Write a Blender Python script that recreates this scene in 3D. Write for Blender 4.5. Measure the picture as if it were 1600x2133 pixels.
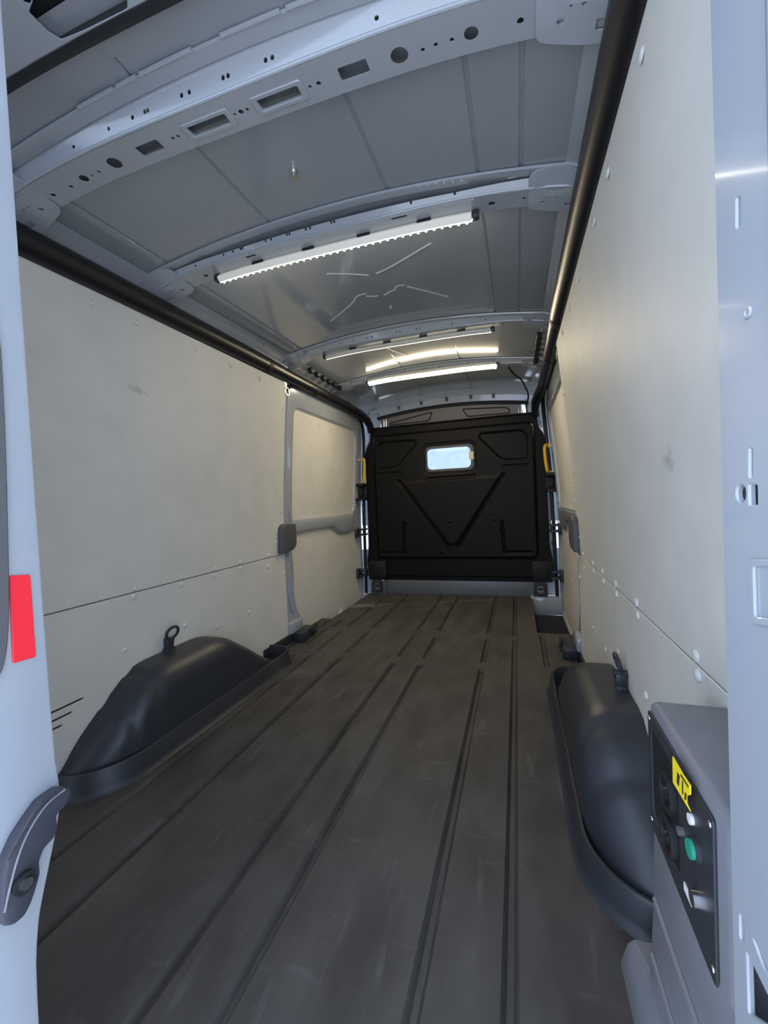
import bpy, bmesh, math, random
import numpy as np
from mathutils import Vector, Matrix
random.seed(4)
rad = math.radians
for o in list(bpy.data.objects): bpy.data.objects.remove(o)
SC = bpy.context.scene
COL = SC.collection

# ------------------------------------------------------------------ camera
F = 869.7
def _R(yaw, pitch, roll):
    cy, sy = math.cos(yaw), math.sin(yaw); cp, sp = math.cos(pitch), math.sin(pitch); cr, sr = math.cos(roll), math.sin(roll)
    B = np.array([[1, 0, 0], [0, 0, -1], [0, 1, 0]], float)
    Y = np.array([[cy, 0, sy], [0, 1, 0], [-sy, 0, cy]])
    P = np.array([[1, 0, 0], [0, cp, -sp], [0, sp, cp]])
    Ro = np.array([[cr, -sr, 0], [sr, cr, 0], [0, 0, 1]])
    return Ro @ P @ Y @ B
MC = _R(.3087, .02858, -.04493)
CP = np.array([.54, 0, .857])
cam = bpy.data.cameras.new('camera'); camo = bpy.data.objects.new('camera', cam); COL.objects.link(camo)
cam.sensor_fit = 'HORIZONTAL'; cam.sensor_width = 36; cam.lens = F * 36 / 1600
cam.clip_start = .01
m3 = Matrix(np.array([MC[0], -MC[1], -MC[2]]).T.tolist())
camo.matrix_world = Matrix.Translation(CP.tolist()) @ m3.to_4x4()
SC.camera = camo

# ------------------------------------------------------------------ sky, exposure
SC.view_settings.view_transform = 'Standard'; SC.view_settings.look = 'None'
SC.view_settings.gamma = 1; SC.view_settings.use_curve_mapping = False
SC.view_settings.exposure = 0.80
W = bpy.data.worlds.new('sky'); SC.world = W; W.use_nodes = True
bgn = W.node_tree.nodes['Background']
bgn.inputs[0].default_value = (.57, .71, 1.0, 1); bgn.inputs[1].default_value = 2.2   # an even, overcast blue-white sky
added_sun = bpy.data.lights.new('added_sun', 'SUN'); suno = bpy.data.objects.new('added_sun', added_sun); COL.objects.link(suno)     # added light source: its bounce off the ground behind brightens the rear ceiling
added_sun.energy = 4.0; added_sun.angle = rad(3); added_sun.color = (1, .97, .93); suno.rotation_euler = Vector((-.70, -.22, -.68)).to_track_quat('-Z', 'Y').to_euler()
LED_COL = (1.0, .84, .58, 1)
LED_FRONT, LED_MID, LED_REAR = 50, 9, 8

# ------------------------------------------------------------------ measured pixels -> points in the van
def ray(u, v): return MC.T @ np.array([u - 800, v - 1066.5, F])
def at(u, v, ax, val):
    d = ray(u, v); return CP + d * ((val - CP[ax]) / d[ax])
def wz(z): return float(np.interp(z, [-.2, .5, .8, 1.0, 1.2, 1.55, 1.75], [.82, .82, .812, .80, .785, .752, .73]))
def at_wall(u, v, side, off=0.0):
    d = ray(u, v); lo, hi = 0., 20.
    for i in range(60):
        m = (lo + hi) / 2; p = CP + d * m
        if side * p[0] > wz(p[2]) + off: hi = m
        else: lo = m
    return CP + d * lo
def wall_yz(pts, off=0.0): return [tuple(at_wall(u, v, -1, off)[1:]) for u, v in pts]
def crown(y): return float(np.interp(y, [.3, .7, 1.25, 2.3, 3.0, 3.8], [1.745, 1.758, 1.770, 1.790, 1.788, 1.765]))
def zroof(x, y): return crown(y) - .13 * x * x - .5 * max(0, abs(x) - .71)

# ------------------------------------------------------------------ materials
def mat(name, col, rough=.5, metal=0., spec=.5, coat=0., noise=0., nscale=8., bump=0., bscale=300., emit=None, estr=0., dark=None, trans=0., ior=1.45, stretch=None):
    m = bpy.data.materials.new(name); m.use_nodes = True; nt = m.node_tree; b = nt.nodes['Principled BSDF']
    b.inputs['Base Color'].default_value = (*col, 1); b.inputs['Roughness'].default_value = rough
    b.inputs['Metallic'].default_value = metal; b.inputs['Specular IOR Level'].default_value = spec
    b.inputs['Coat Weight'].default_value = coat; b.inputs['Coat Roughness'].default_value = .08
    b.inputs['Transmission Weight'].default_value = trans; b.inputs['IOR'].default_value = ior
    tc = nt.nodes.new('ShaderNodeTexCoord')
    if noise or dark:
        mp = nt.nodes.new('ShaderNodeMapping'); nt.links.new(tc.outputs['Object'], mp.inputs[0])
        if stretch: mp.inputs['Scale'].default_value = stretch
        n = nt.nodes.new('ShaderNodeTexNoise'); n.inputs['Scale'].default_value = nscale; n.inputs['Detail'].default_value = 6
        nt.links.new(mp.outputs[0], n.inputs[0])
        r = nt.nodes.new('ShaderNodeValToRGB'); d = dark if dark else tuple(c * (1 - noise) for c in col)
        r.color_ramp.elements[0].position = .35; r.color_ramp.elements[1].position = .65
        r.color_ramp.elements[0].color = (*d, 1); r.color_ramp.elements[1].color = (*tuple(min(1, c * (1 + noise * .5)) for c in col), 1)
        nt.links.new(n.outputs['Fac'], r.inputs[0]); nt.links.new(r.outputs[0], b.inputs['Base Color'])
    if bump:
        n2 = nt.nodes.new('ShaderNodeTexNoise'); n2.inputs['Scale'].default_value = bscale; n2.inputs['Detail'].default_value = 3
        nt.links.new(tc.outputs['Object'], n2.inputs[0])
        bp = nt.nodes.new('ShaderNodeBump'); bp.inputs['Strength'].default_value = bump; bp.inputs['Distance'].default_value = .002
        nt.links.new(n2.outputs['Fac'], bp.inputs['Height']); nt.links.new(bp.outputs[0], b.inputs['Normal'])
    if emit:
        b.inputs['Emission Color'].default_value = emit; b.inputs['Emission Strength'].default_value = estr
    return m
PAINT = mat('grey_body_paint', (.38, .41, .44), .25, coat=.9, noise=.03, nscale=3)
ROOFP = mat('roof_underside_paint', (.31, .335, .36), .14, coat=.6, noise=.05, nscale=4)
PLY = mat('coated_ply', (.68, .665, .60), .55, noise=.045, nscale=7, bump=.12, bscale=500, spec=.3)
PLYCAP = mat('panel_fixing_cap', (.67, .66, .61), .35)
RUBBER = mat('floor_liner_rubber', (.068, .062, .055), .6, noise=.28, nscale=11, stretch=(1, .45, 1), bump=.25, bscale=420, spec=.35)
BLACK = mat('black_plastic', (.028, .031, .036), .42, spec=.6, bump=.1, bscale=600)
BLACKM = mat('matt_black_plastic', (.014, .014, .015), .55, bump=.15, bscale=500, spec=.4)
BULK = mat('bulkhead_moulding', (.0065, .006, .0055), .5, bump=.2, bscale=350, spec=.22)
TUBEM = mat('black_tube_cover', (.011, .011, .013), .36, spec=.5)
SEAL = mat('rubber_seal', (.010, .010, .011), .45)
GREYPL = mat('grey_plastic', (.19, .195, .21), .45, noise=.05, nscale=30, bump=.12, bscale=500)
CAPPL = mat('dark_grey_plastic', (.10, .098, .10), .5, bump=.1, bscale=500)
STRIPM = mat('brown_grey_panel', (.18, .165, .145), .42)
YELLOW = mat('yellow_plastic', (.86, .50, .03), .4)
TAG = mat('yellow_label', (.95, .72, .02), .5)
INK = mat('label_ink', (.03, .03, .02), .6)
RED = mat('red_reflector_film', (.85, .025, .04), .35)
METAL = mat('bright_steel', (.72, .72, .72), .22, metal=1)
ZINC = mat('zinc_plate', (.15, .165, .18), .4, metal=.2, noise=.1, nscale=20)
HOLE = mat('hole_shadow_lining', (.012, .012, .014), .8)  # near-black colour standing in for the shade inside holes
BEADM = mat('sealant', (.50, .52, .53), .4)
GREEN = mat('green_plastic', (.02, .30, .18), .35)
WHITEPL = mat('white_plastic', (.75, .75, .72), .4)
STICK = mat('pale_sticker', (.75, .68, .45), .5)
ALU = mat('light_bar_channel', (.72, .70, .62), .35)
def glass(name, c=(.86, .88, .89)):
    m = bpy.data.materials.new(name); m.use_nodes = True; nt = m.node_tree; b = nt.nodes['Principled BSDF']
    b.inputs['Base Color'].default_value = (*c, 1); b.inputs['Roughness'].default_value = .02; b.inputs['Transmission Weight'].default_value = 1; b.inputs['IOR'].default_value = 1.45
    return m
GLASS = glass('window_glass')
ASPH = mat('pale_concrete', (.62, .62, .61), .9, noise=.3, nscale=30, bump=.4, bscale=60)
LED_WHITE = (1.0, .93, .78, 1)
def led(name, s, c): return mat(name, (.9, .85, .7), .4, emit=c, estr=s)
LF, LM, LR = led('led_glow_front', LED_FRONT, LED_COL), led('led_glow_middle', LED_MID, LED_COL), led('led_glow_rear', LED_REAR, LED_WHITE)

def overlay(m, blobs=(), fleck=None):
    # worn marks with a shape of their own: smudges at given places, light flecks and scratches
    nt = m.node_tree; b = nt.nodes['Principled BSDF']; src = b.inputs['Base Color'].links[0].from_socket
    tc = nt.nodes.new('ShaderNodeTexCoord')
    def mixin(fac, col):
        nonlocal src
        mx = nt.nodes.new('ShaderNodeMix'); mx.data_type = 'RGBA'; nt.links.new(fac, mx.inputs[0]); nt.links.new(src, mx.inputs[6]); mx.inputs[7].default_value = (*col, 1); src = mx.outputs[2]
    for p, rot, sz, amt in blobs:
        mp = nt.nodes.new('ShaderNodeMapping'); mp.vector_type = 'TEXTURE'; mp.inputs['Location'].default_value = p; mp.inputs['Rotation'].default_value = (rot, 0, 0); mp.inputs['Scale'].default_value = sz
        nt.links.new(tc.outputs['Object'], mp.inputs[0])
        ln = nt.nodes.new('ShaderNodeVectorMath'); ln.operation = 'LENGTH'; nt.links.new(mp.outputs[0], ln.inputs[0])
        n = nt.nodes.new('ShaderNodeTexNoise'); n.inputs['Scale'].default_value = 45; nt.links.new(tc.outputs['Object'], n.inputs[0])
        sb = nt.nodes.new('ShaderNodeMath'); sb.operation = 'MULTIPLY_ADD'; nt.links.new(n.outputs['Fac'], sb.inputs[0]); sb.inputs[1].default_value = 1.6; nt.links.new(ln.outputs['Value'], sb.inputs[2])
        r = nt.nodes.new('ShaderNodeMapRange'); r.inputs[1].default_value = .7; r.inputs[2].default_value = 1.6; r.inputs[3].default_value = amt; r.inputs[4].default_value = 0; nt.links.new(sb.outputs[0], r.inputs[0])
        mixin(r.outputs[0], (.25, .25, .24))
    for sc, st, rz, lo, hi, amt, col in (fleck or ()):
        mp = nt.nodes.new('ShaderNodeMapping'); mp.inputs['Scale'].default_value = st; mp.inputs['Rotation'].default_value = (0, 0, rz); nt.links.new(tc.outputs['Object'], mp.inputs[0])
        n = nt.nodes.new('ShaderNodeTexNoise'); n.inputs['Scale'].default_value = sc; n.inputs['Detail'].default_value = 3; nt.links.new(mp.outputs[0], n.inputs[0])
        r = nt.nodes.new('ShaderNodeMapRange'); r.inputs[1].default_value = lo; r.inputs[2].default_value = hi; r.inputs[3].default_value = 0; r.inputs[4].default_value = amt; nt.links.new(n.outputs['Fac'], r.inputs[0])
        mixin(r.outputs[0], col)
    nt.links.new(src, b.inputs['Base Color'])
overlay(PLY, [((-.78, 1.205, 1.302), -.25, (.2, .06, .018), .55), ((.81, .885, .905), .5, (.2, .05, .035), .5), ((.80, 1.35, 1.08), 0, (.2, .02, .03), .3), ((-.84, 3.05, 1.12), .4, (.2, .05, .015), .4), ((-.84, 3.25, .98), .7, (.2, .05, .02), .3)])
overlay(RUBBER, (), [(26, (1, .16, 1), .35, .62, .72, .30, (.16, .155, .145)), (30, (.2, 1, 1), -.25, .64, .74, .28, (.16, .155, .145)), (70, (1, 1, 1), 0, .68, .76, .35, (.20, .19, .18)), (2.2, (1, .5, 1), 0, .48, .66, .35, (.115, .108, .098))])

# ------------------------------------------------------------------ helpers
OFF = {}
def off(p): return OFF.get(p.name, Vector((0, 0, 0))) if p else Vector((0, 0, 0))
def link(name, me, m, parent=None, smooth=35):
    o = bpy.data.objects.new(name, me); COL.objects.link(o)
    if m: me.materials.append(m)
    if smooth:
        me.shade_smooth(); me.set_sharp_from_angle(angle=rad(smooth))
    if parent:
        o.parent = parent; d = off(parent); OFF[o.name] = d
        if d.length: me.transform(Matrix.Translation(-d))
    return o
def frombm(name, bm, m, parent=None, smooth=35):
    bmesh.ops.recalc_face_normals(bm, faces=bm.faces[:])
    me = bpy.data.meshes.new(name); bm.to_mesh(me); bm.free(); return link(name, me, m, parent, smooth)
def tag(o, label=None, cat=None, group=None, kind=None):
    for k, v in (('label', label), ('category', cat), ('group', group), ('kind', kind)):
        if v: o[k] = v
    return o
def struct(o, label=None): return tag(o, label, None, None, 'structure')
def thing(name, loc, label, cat, group=None):
    o = bpy.data.objects.new(name, None); COL.objects.link(o); o.location = loc; o.empty_display_size = .05
    OFF[o.name] = Vector(loc); return tag(o, label, cat, group)
def addbox(bm, lo, hi, bev=0., seg=2, mtx=None):
    r = bmesh.ops.create_cube(bm, size=1); vs = r['verts']
    for v in vs: v.co = Vector([(lo[i] + hi[i]) / 2 + v.co[i] * (hi[i] - lo[i]) for i in range(3)])
    if bev:
        es = list({e for v in vs for e in v.link_edges})
        rr = bmesh.ops.bevel(bm, geom=es, offset=bev, segments=seg, affect='EDGES', profile=.5)
        vs = list({v for f in rr['faces'] for v in f.verts} | {v for v in vs if v.is_valid})
    if mtx is not None:
        for v in vs: v.co = mtx @ v.co
    return vs
def box(name, lo, hi, m, parent=None, bev=.003, mtx=None):
    bm = bmesh.new(); addbox(bm, lo, hi, bev, 2, mtx); return frombm(name, bm, m, parent)
def addtube(bm, pts, r, n=10, closed=False, sec=None, caps=True):
    pts = [Vector(p) for p in pts]; N = len(pts)
    rs = r if isinstance(r, (list, tuple)) else [r] * N
    T = []
    for i in range(N):
        a = pts[(i - 1) % N] if (closed or i > 0) else pts[i]; b = pts[(i + 1) % N] if (closed or i < N - 1) else pts[i]
        T.append((b - a).normalized())
    up = Vector((0, 0, 1)) if abs(T[0].z) < .9 else Vector((1, 0, 0))
    u = (up - T[0] * up.dot(T[0])).normalized(); rings = []
    for i in range(N):
        u = (u - T[i] * u.dot(T[i])).normalized(); w = T[i].cross(u)
        rings.append([bm.verts.new(pts[i] + (u * math.sin(2 * math.pi * k / n) * (sec[1] if sec else 1) + w * math.cos(2 * math.pi * k / n) * (sec[0] if sec else 1)) * rs[i]) for k in range(n)])
    for i in range(N if closed else N - 1):
        A, B = rings[i], rings[(i + 1) % N]
        for k in range(n): bm.faces.new((A[k], A[(k + 1) % n], B[(k + 1) % n], B[k]))
    if caps and not closed: bm.faces.new(rings[0]); bm.faces.new(rings[-1])
def tube(name, pts, r, m, parent=None, n=10, closed=False, sec=None):
    bm = bmesh.new(); addtube(bm, pts, r, n, closed, sec); return frombm(name, bm, m, parent, 40)
def smoothpath(pts, k=3):
    pts = [np.array(p, float) for p in pts]
    for _ in range(k):
        q = [pts[0]]
        for a, b in zip(pts[:-1], pts[1:]): q += [a * .75 + b * .25, a * .25 + b * .75]
        pts = q + [pts[-1]]
    return [tuple(p) for p in pts]
def rpoly(pts, r, n=5):
    out = []; N = len(pts); pts = [np.array(p, float) for p in pts]
    for i in range(N):
        p = pts[i]; a = pts[i - 1] - p; b = pts[(i + 1) % N] - p
        rr = r[i] if isinstance(r, (list, tuple)) else r
        la, lb = np.linalg.norm(a), np.linalg.norm(b); t = min(rr, la * .48, lb * .48)
        if t < 1e-5: out.append(tuple(p)); continue
        A = p + a / la * t; B = p + b / lb * t
        for k in range(n + 1):
            s = k / n; out.append(tuple((1 - s) ** 2 * A + 2 * s * (1 - s) * p + s * s * B))
    return out
def circ(cx, cy, r, n=12, ry=None): return [(cx + r * math.cos(2 * math.pi * k / n), cy + (ry or r) * math.sin(2 * math.pi * k / n)) for k in range(n)]
def rect(a0, b0, a1, b1, r=.004): return rpoly([(a0, b0), (a1, b0), (a1, b1), (a0, b1)], r, 3)
def plate(name, outline, thick, mapf, m, parent=None, holes=(), ca=(), cb=(), bev=0., smooth=35, seg=1):
    """flat plate in (a,b) with real holes, given a thickness, then bent by mapf(a,b,c)"""
    bm = bmesh.new()
    for lp in [outline] + list(holes):
        vs = [bm.verts.new((p[0], p[1], 0)) for p in lp]
        for i in range(len(vs)): bm.edges.new((vs[i], vs[(i + 1) % len(vs)]))
    bmesh.ops.triangle_fill(bm, use_beauty=True, use_dissolve=False, edges=bm.edges[:])
    bmesh.ops.recalc_face_normals(bm, faces=bm.faces[:])
    r = bmesh.ops.extrude_face_region(bm, geom=bm.faces[:])
    for v in r['geom']:
        if isinstance(v, bmesh.types.BMVert): v.co.z += thick
    bmesh.ops.recalc_face_normals(bm, faces=bm.faces[:])
    if bev:
        es = [e for e in bm.edges if len(e.link_faces) == 2 and e.calc_face_angle(0) > rad(60) and abs(e.verts[0].co.z - e.verts[1].co.z) < thick * .5]
        bmesh.ops.bevel(bm, geom=es, offset=bev, segments=seg, affect='EDGES', profile=.5)
    for c in ca: bmesh.ops.bisect_plane(bm, geom=bm.verts[:] + bm.edges[:] + bm.faces[:], plane_co=(c, 0, 0), plane_no=(1, 0, 0))
    for c in cb: bmesh.ops.bisect_plane(bm, geom=bm.verts[:] + bm.edges[:] + bm.faces[:], plane_co=(0, c, 0), plane_no=(0, 1, 0))
    for v in bm.verts: v.co = Vector(mapf(*v.co))
    return frombm(name, bm, m, parent, smooth)
def grid(name, A, B, fn, m, parent=None, mask=None, smooth=50):
    P = [fn(a, b) for b in B for a in A]; na = len(A); fs = []
    for j in range(len(B) - 1):
        for i in range(na - 1):
            if mask is None or mask((A[i] + A[i + 1]) / 2, (B[j] + B[j + 1]) / 2): fs.append((j * na + i, j * na + i + 1, (j + 1) * na + i + 1, (j + 1) * na + i))
    me = bpy.data.meshes.new(name); me.from_pydata([tuple(p) for p in P], [], fs); me.update()
    bm = bmesh.new(); bm.from_mesh(me); bmesh.ops.delete(bm, geom=[v for v in bm.verts if not v.link_faces], context='VERTS')
    bm.to_mesh(me); bm.free()
    return link(name, me, m, parent, smooth)
def sm(t): t = np.clip(t, 0, 1); return t * t * (3 - 2 * t)
def seg_sd(px, pz, a, b):
    ax, az = a; bx, bz = b; dx, dz = bx - ax, bz - az
    t = np.clip(((px - ax) * dx + (pz - az) * dz) / (dx * dx + dz * dz), 0, 1)
    return np.hypot(px - ax - t * dx, pz - az - t * dz)
def poly_sd(px, pz, pts):
    d = np.full(px.shape, 1e9); ins = np.zeros(px.shape, bool); N = len(pts)
    for i in range(N):
        a, b = pts[i], pts[(i + 1) % N]; d = np.minimum(d, seg_sd(px, pz, a, b))
        c = ((a[1] > pz) != (b[1] > pz)); ins ^= c & (px < (b[0] - a[0]) * (pz - a[1]) / ((b[1] - a[1]) or 1e-12) + a[0])
    return np.where(ins, -d, d)
WK = (.5, .8, 1.0, 1.2, 1.55)
DOME = {}
def rivet(parent, p, nrm, r=.0115, m=None, name='rivet'):
    key = (round(r, 4), (m or PLYCAP).name)
    if key not in DOME:
        bm = bmesh.new(); prof = [(1, 0), (.97, .14), (.78, .34), (.42, .46)]; n = 12; rings = []
        for rr, h in prof: rings.append([bm.verts.new((rr * r * math.cos(2 * math.pi * k / n), rr * r * math.sin(2 * math.pi * k / n), h * r)) for k in range(n)])
        for A, B in zip(rings[:-1], rings[1:]):
            for k in range(n): bm.faces.new((A[k], A[(k + 1) % n], B[(k + 1) % n], B[k]))
        bm.faces.new(rings[-1]); me = bpy.data.meshes.new('rivet'); bm.to_mesh(me); bm.free(); me.materials.append(m or PLYCAP); me.shade_smooth(); me.set_sharp_from_angle(angle=rad(50)); DOME[key] = me
    o = bpy.data.objects.new(name, DOME[key]); COL.objects.link(o); o.parent = parent
    q = Vector(nrm).to_track_quat('Z', 'Y'); o.rotation_euler = q.to_euler(); o.location = Vector(p) - off(parent); return o

# ------------------------------------------------------------------ ground outside
struct(grid('ground', np.linspace(-12, 12, 9), np.linspace(-12, 16, 9), lambda x, y: (x, y, -.62), ASPH), 'pale concrete the van stands on')

# ------------------------------------------------------------------ floor liner
GRV = [(-.60, [(.3, 2.10), (2.17, 2.53), (2.64, 3.74)]), (-.415, [(.3, 2.09), (2.17, 2.53), (2.64, 3.74)]), (-.105, [(.3, 2.08), (2.17, 2.55), (2.64, 3.74)]), (.037, [(.3, 2.08), (2.17, 2.55), (2.64, 3.76)]),
       (.345, [(.3, 2.08), (2.17, 2.54), (2.64, 3.76)]), (.500, [(.3, 2.56), (2.62, 3.76)]), (.655, [(2.17, 2.64)]), (-.755, [(1.9, 2.08)]), (-.70, [(1.95, 2.08)]), (-.72, [(2.25, 2.55)]), (-.79, [(2.60, 2.74)]), (-.70, [(2.60, 2.76)])]
HW, DEP = .0155, .018
xs = set(np.round(np.linspace(-.92, .86, 60), 4))
for g, _ in GRV:
    for d in (-.021, -.0155, -.012, -.006, 0, .006, .012, .0155, .021): xs.add(round(g + d, 4))
xs |= {.628, .632, -.792, -.788}
ys = set(np.round(np.linspace(.44, 3.78, 90), 4))
for _, ss in GRV:
    for a, b in ss:
        for d in (-.016, -.010, -.004, .002, .010, .02): ys.add(round(a - d, 4)); ys.add(round(b + d, 4))
for d in (-.016, -.011, -.006, 0, .006, .011, .016): ys.add(round(2.13 + d, 4)); ys.add(round(2.69 + d, 4)); ys.add(round(2.79 + d, 4))
def uniq(s, lo, hi):
    out = []
    for v in sorted(s):
        if lo <= v <= hi and (not out or v - out[-1] > .0012): out.append(v)
    return out
XS, YS = uniq(xs, -.92, .86), uniq(ys, .44, 3.78)
def zfloor(x, y):
    z = 0.
    for g, ss in GRV:
        if abs(x - g) < .022:
            for a, b in ss:
                e = max(abs(x - g) - HW * .45, 0, a - y + .004, y - b + .004) if (y > a - .03 and y < b + .03) else 1
                z = min(z, -DEP * (1 - float(sm(e / (HW * .50)))))
    if -.79 < x < -.575: z = min(z, -.008 * (1 - float(sm((abs(y - 2.13) - .003) / .010))))
    if .52 < x: z += .003 * float(sm((y - 2.14) / .02))
    return z
def floor_mask(x, y):
    if x > .63 and y > 2.69: return False
    if x < -.79 and y > 2.79: return False
    if abs(x) > .82 and not (-.92 < x < -.8 and 2.33 < y < 2.79): return False
    return True
FLOOR = struct(grid('floor', XS, YS, lambda x, y: (x, y, zfloor(x, y)), RUBBER, None, floor_mask), 'dark grey ribbed rubber load floor liner running to the bulkhead')
s_ = FLOOR.modifiers.new('thickness', 'SOLIDIFY'); s_.thickness = .012; s_.offset = -1
box('under_floor', (-.95, .36, -.30), (.95, 3.9, -.16), BLACKM, FLOOR)
bm = bmesh.new(); addbox(bm, (.62, 2.70, -.13), (.86, 3.5, -.11), .004); addbox(bm, (.622, 2.70, -.12), (.632, 3.5, -.012), .002); addbox(bm, (.62, 2.675, -.12), (.86, 2.69, -.012), .002)
frombm('step_well', bm, BLACKM, FLOOR)
bm = bmesh.new(); addbox(bm, (-.90, 2.80, -.13), (-.78, 3.6, -.09), .004)
frombm('step_well', bm, BLACKM, FLOOR)
for s in (-1, 1):      # turned-up edge of the liner along the wall
    bm = bmesh.new(); addbox(bm, (s * .818 - .006, 1.96, -.005), (s * .818 + .006, 2.32, .058), .004)
    addtube(bm, [(s * .80, 1.97, .0), (s * .80, 2.32, .0)], .012, 8)
    frombm('upstand', bm, BLACK, FLOOR)

# ------------------------------------------------------------------ side walls, each with two panels and their fixing caps
def side_wall(s, nm, word):
    zs = [-.16, .5, .8, 1.0, 1.2, 1.55, 1.72]
    bms = []
    for zz in (zs[:2], zs[1:]):
        bm = bmesh.new(); bms.append(bm); y0, y1 = .40, 2.26
        for z0, z1 in zip(zz[:-1], zz[1:]):
            vs = [bm.verts.new((s * (wz(z) + .012 + d), y, z)) for d in (0, .10) for z in (z0, z1) for y in (y0, y1)]
            for f in ((0, 1, 3, 2), (4, 5, 7, 6), (0, 1, 5, 4), (2, 3, 7, 6), (0, 2, 6, 4), (1, 3, 7, 5)): bm.faces.new([vs[i] for i in f])
        bmesh.ops.remove_doubles(bm, verts=bm.verts[:], dist=1e-5)
    w = struct(frombm(nm, bms[0], PAINT), 'grey steel %s side of the load space, lined with pale panels' % word)
    frombm('upper_side', bms[1], PAINT, w)
    mp = lambda y, z, c: (s * (wz(z) + .010 - c), y, z)
    fe = [(2.232, .559), (2.232, 1.30), (2.23, 1.45), (2.225, 1.582), (.50, 1.582), (.50, .559)]
    up = plate('upper_panel', rpoly(fe, [.002, .01, .02, .015, .002, .002], 3), .010, mp, PLY, w, (), (), WK, bev=.0015)
    hl = []
    if s < 0:
        for y1, z in ((.972, .259), (.934, .232), (.902, .207)): hl.append(rect(.74, z - .0035, y1, z + .0035, .003))
    lo = plate('lower_panel', [(.50, .555), (.50, .012), (2.232, .012), (2.232, .555)], .010, mp, PLY, w, hl, (), WK, bev=.0015)
    if hl: box('backing', (-.834, .72, .19), (-.830, 1.0, .28), HOLE, w, 0)
    nr = (-s, 0, 0)
    for y in (.781, 1.035, 1.205, 1.497, 1.725, 1.968): rivet(up, (s * wz(1.541), y, 1.541), (-s, 0, .1))
    for y, z in ((2.208, 1.427), (2.155, 1.32), (2.185, 1.136), (2.155, .952), (2.215, .906), (2.20, .812), (2.14, .64)): rivet(up, (s * wz(z), y, z), nr, .009)
    for y in (.815, 1.18, 1.408, 1.612, 1.80, 2.058): rivet(up, (s * wz(.572), y, .572), nr)
    for y in (.813, 1.175, 1.406, 1.604, 1.80, 2.05): rivet(lo, (s * wz(.54), y, .540 if y < 2 else .508), nr)
    for y, z in ((2.207, .541), (2.205, .44), (1.127, .36), (1.413, .362), (1.61, .297), (1.856, .299)): rivet(lo, (s * wz(z), y, z), nr, .0105)
    # bare pillar between the panel and the sliding door
    po = rpoly([(2.226, 1.60), (2.226, .05), (2.40, .05), (2.40, .125), (2.355, .20), (2.335, .30), (2.33, .62), (2.315, .80), (2.262, .98), (2.255, 1.60)], [0, 0, .01, .02, .03, .05, .02, .1, .1, 0], 3)
    ph = [rpoly([(2.27, .20), (2.335, .145), (2.318, .215), (2.30, .30), (2.298, .375), (2.268, .375)], .006, 2), rect(2.272, .475, 2.292, .53, .004), circ(2.29, .57, .006), circ(2.285, .42, .005)]
    pl = plate('pillar', po, .020, lambda y, z, c: (s * (wz(z) + .030 - c), y, z), PAINT, w, ph, (), WK, bev=.003)
    box('pillar_box', (min(s * .80, s * .86), 2.235, .055), (max(s * .80, s * .86), 2.385, .125), PAINT, w, .01)
    tube('loop', [(s * (wz(1.53) - .001), 2.245 + .022 * math.cos(t), 1.535 + .022 * math.sin(t)) for t in np.linspace(0, 2 * math.pi, 16)[:-1]], .004, METAL, w, 6, True)
    return w
WL_ = side_wall(-1, 'wall_left', 'left'); WR_ = side_wall(1, 'wall_right', 'right')

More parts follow.
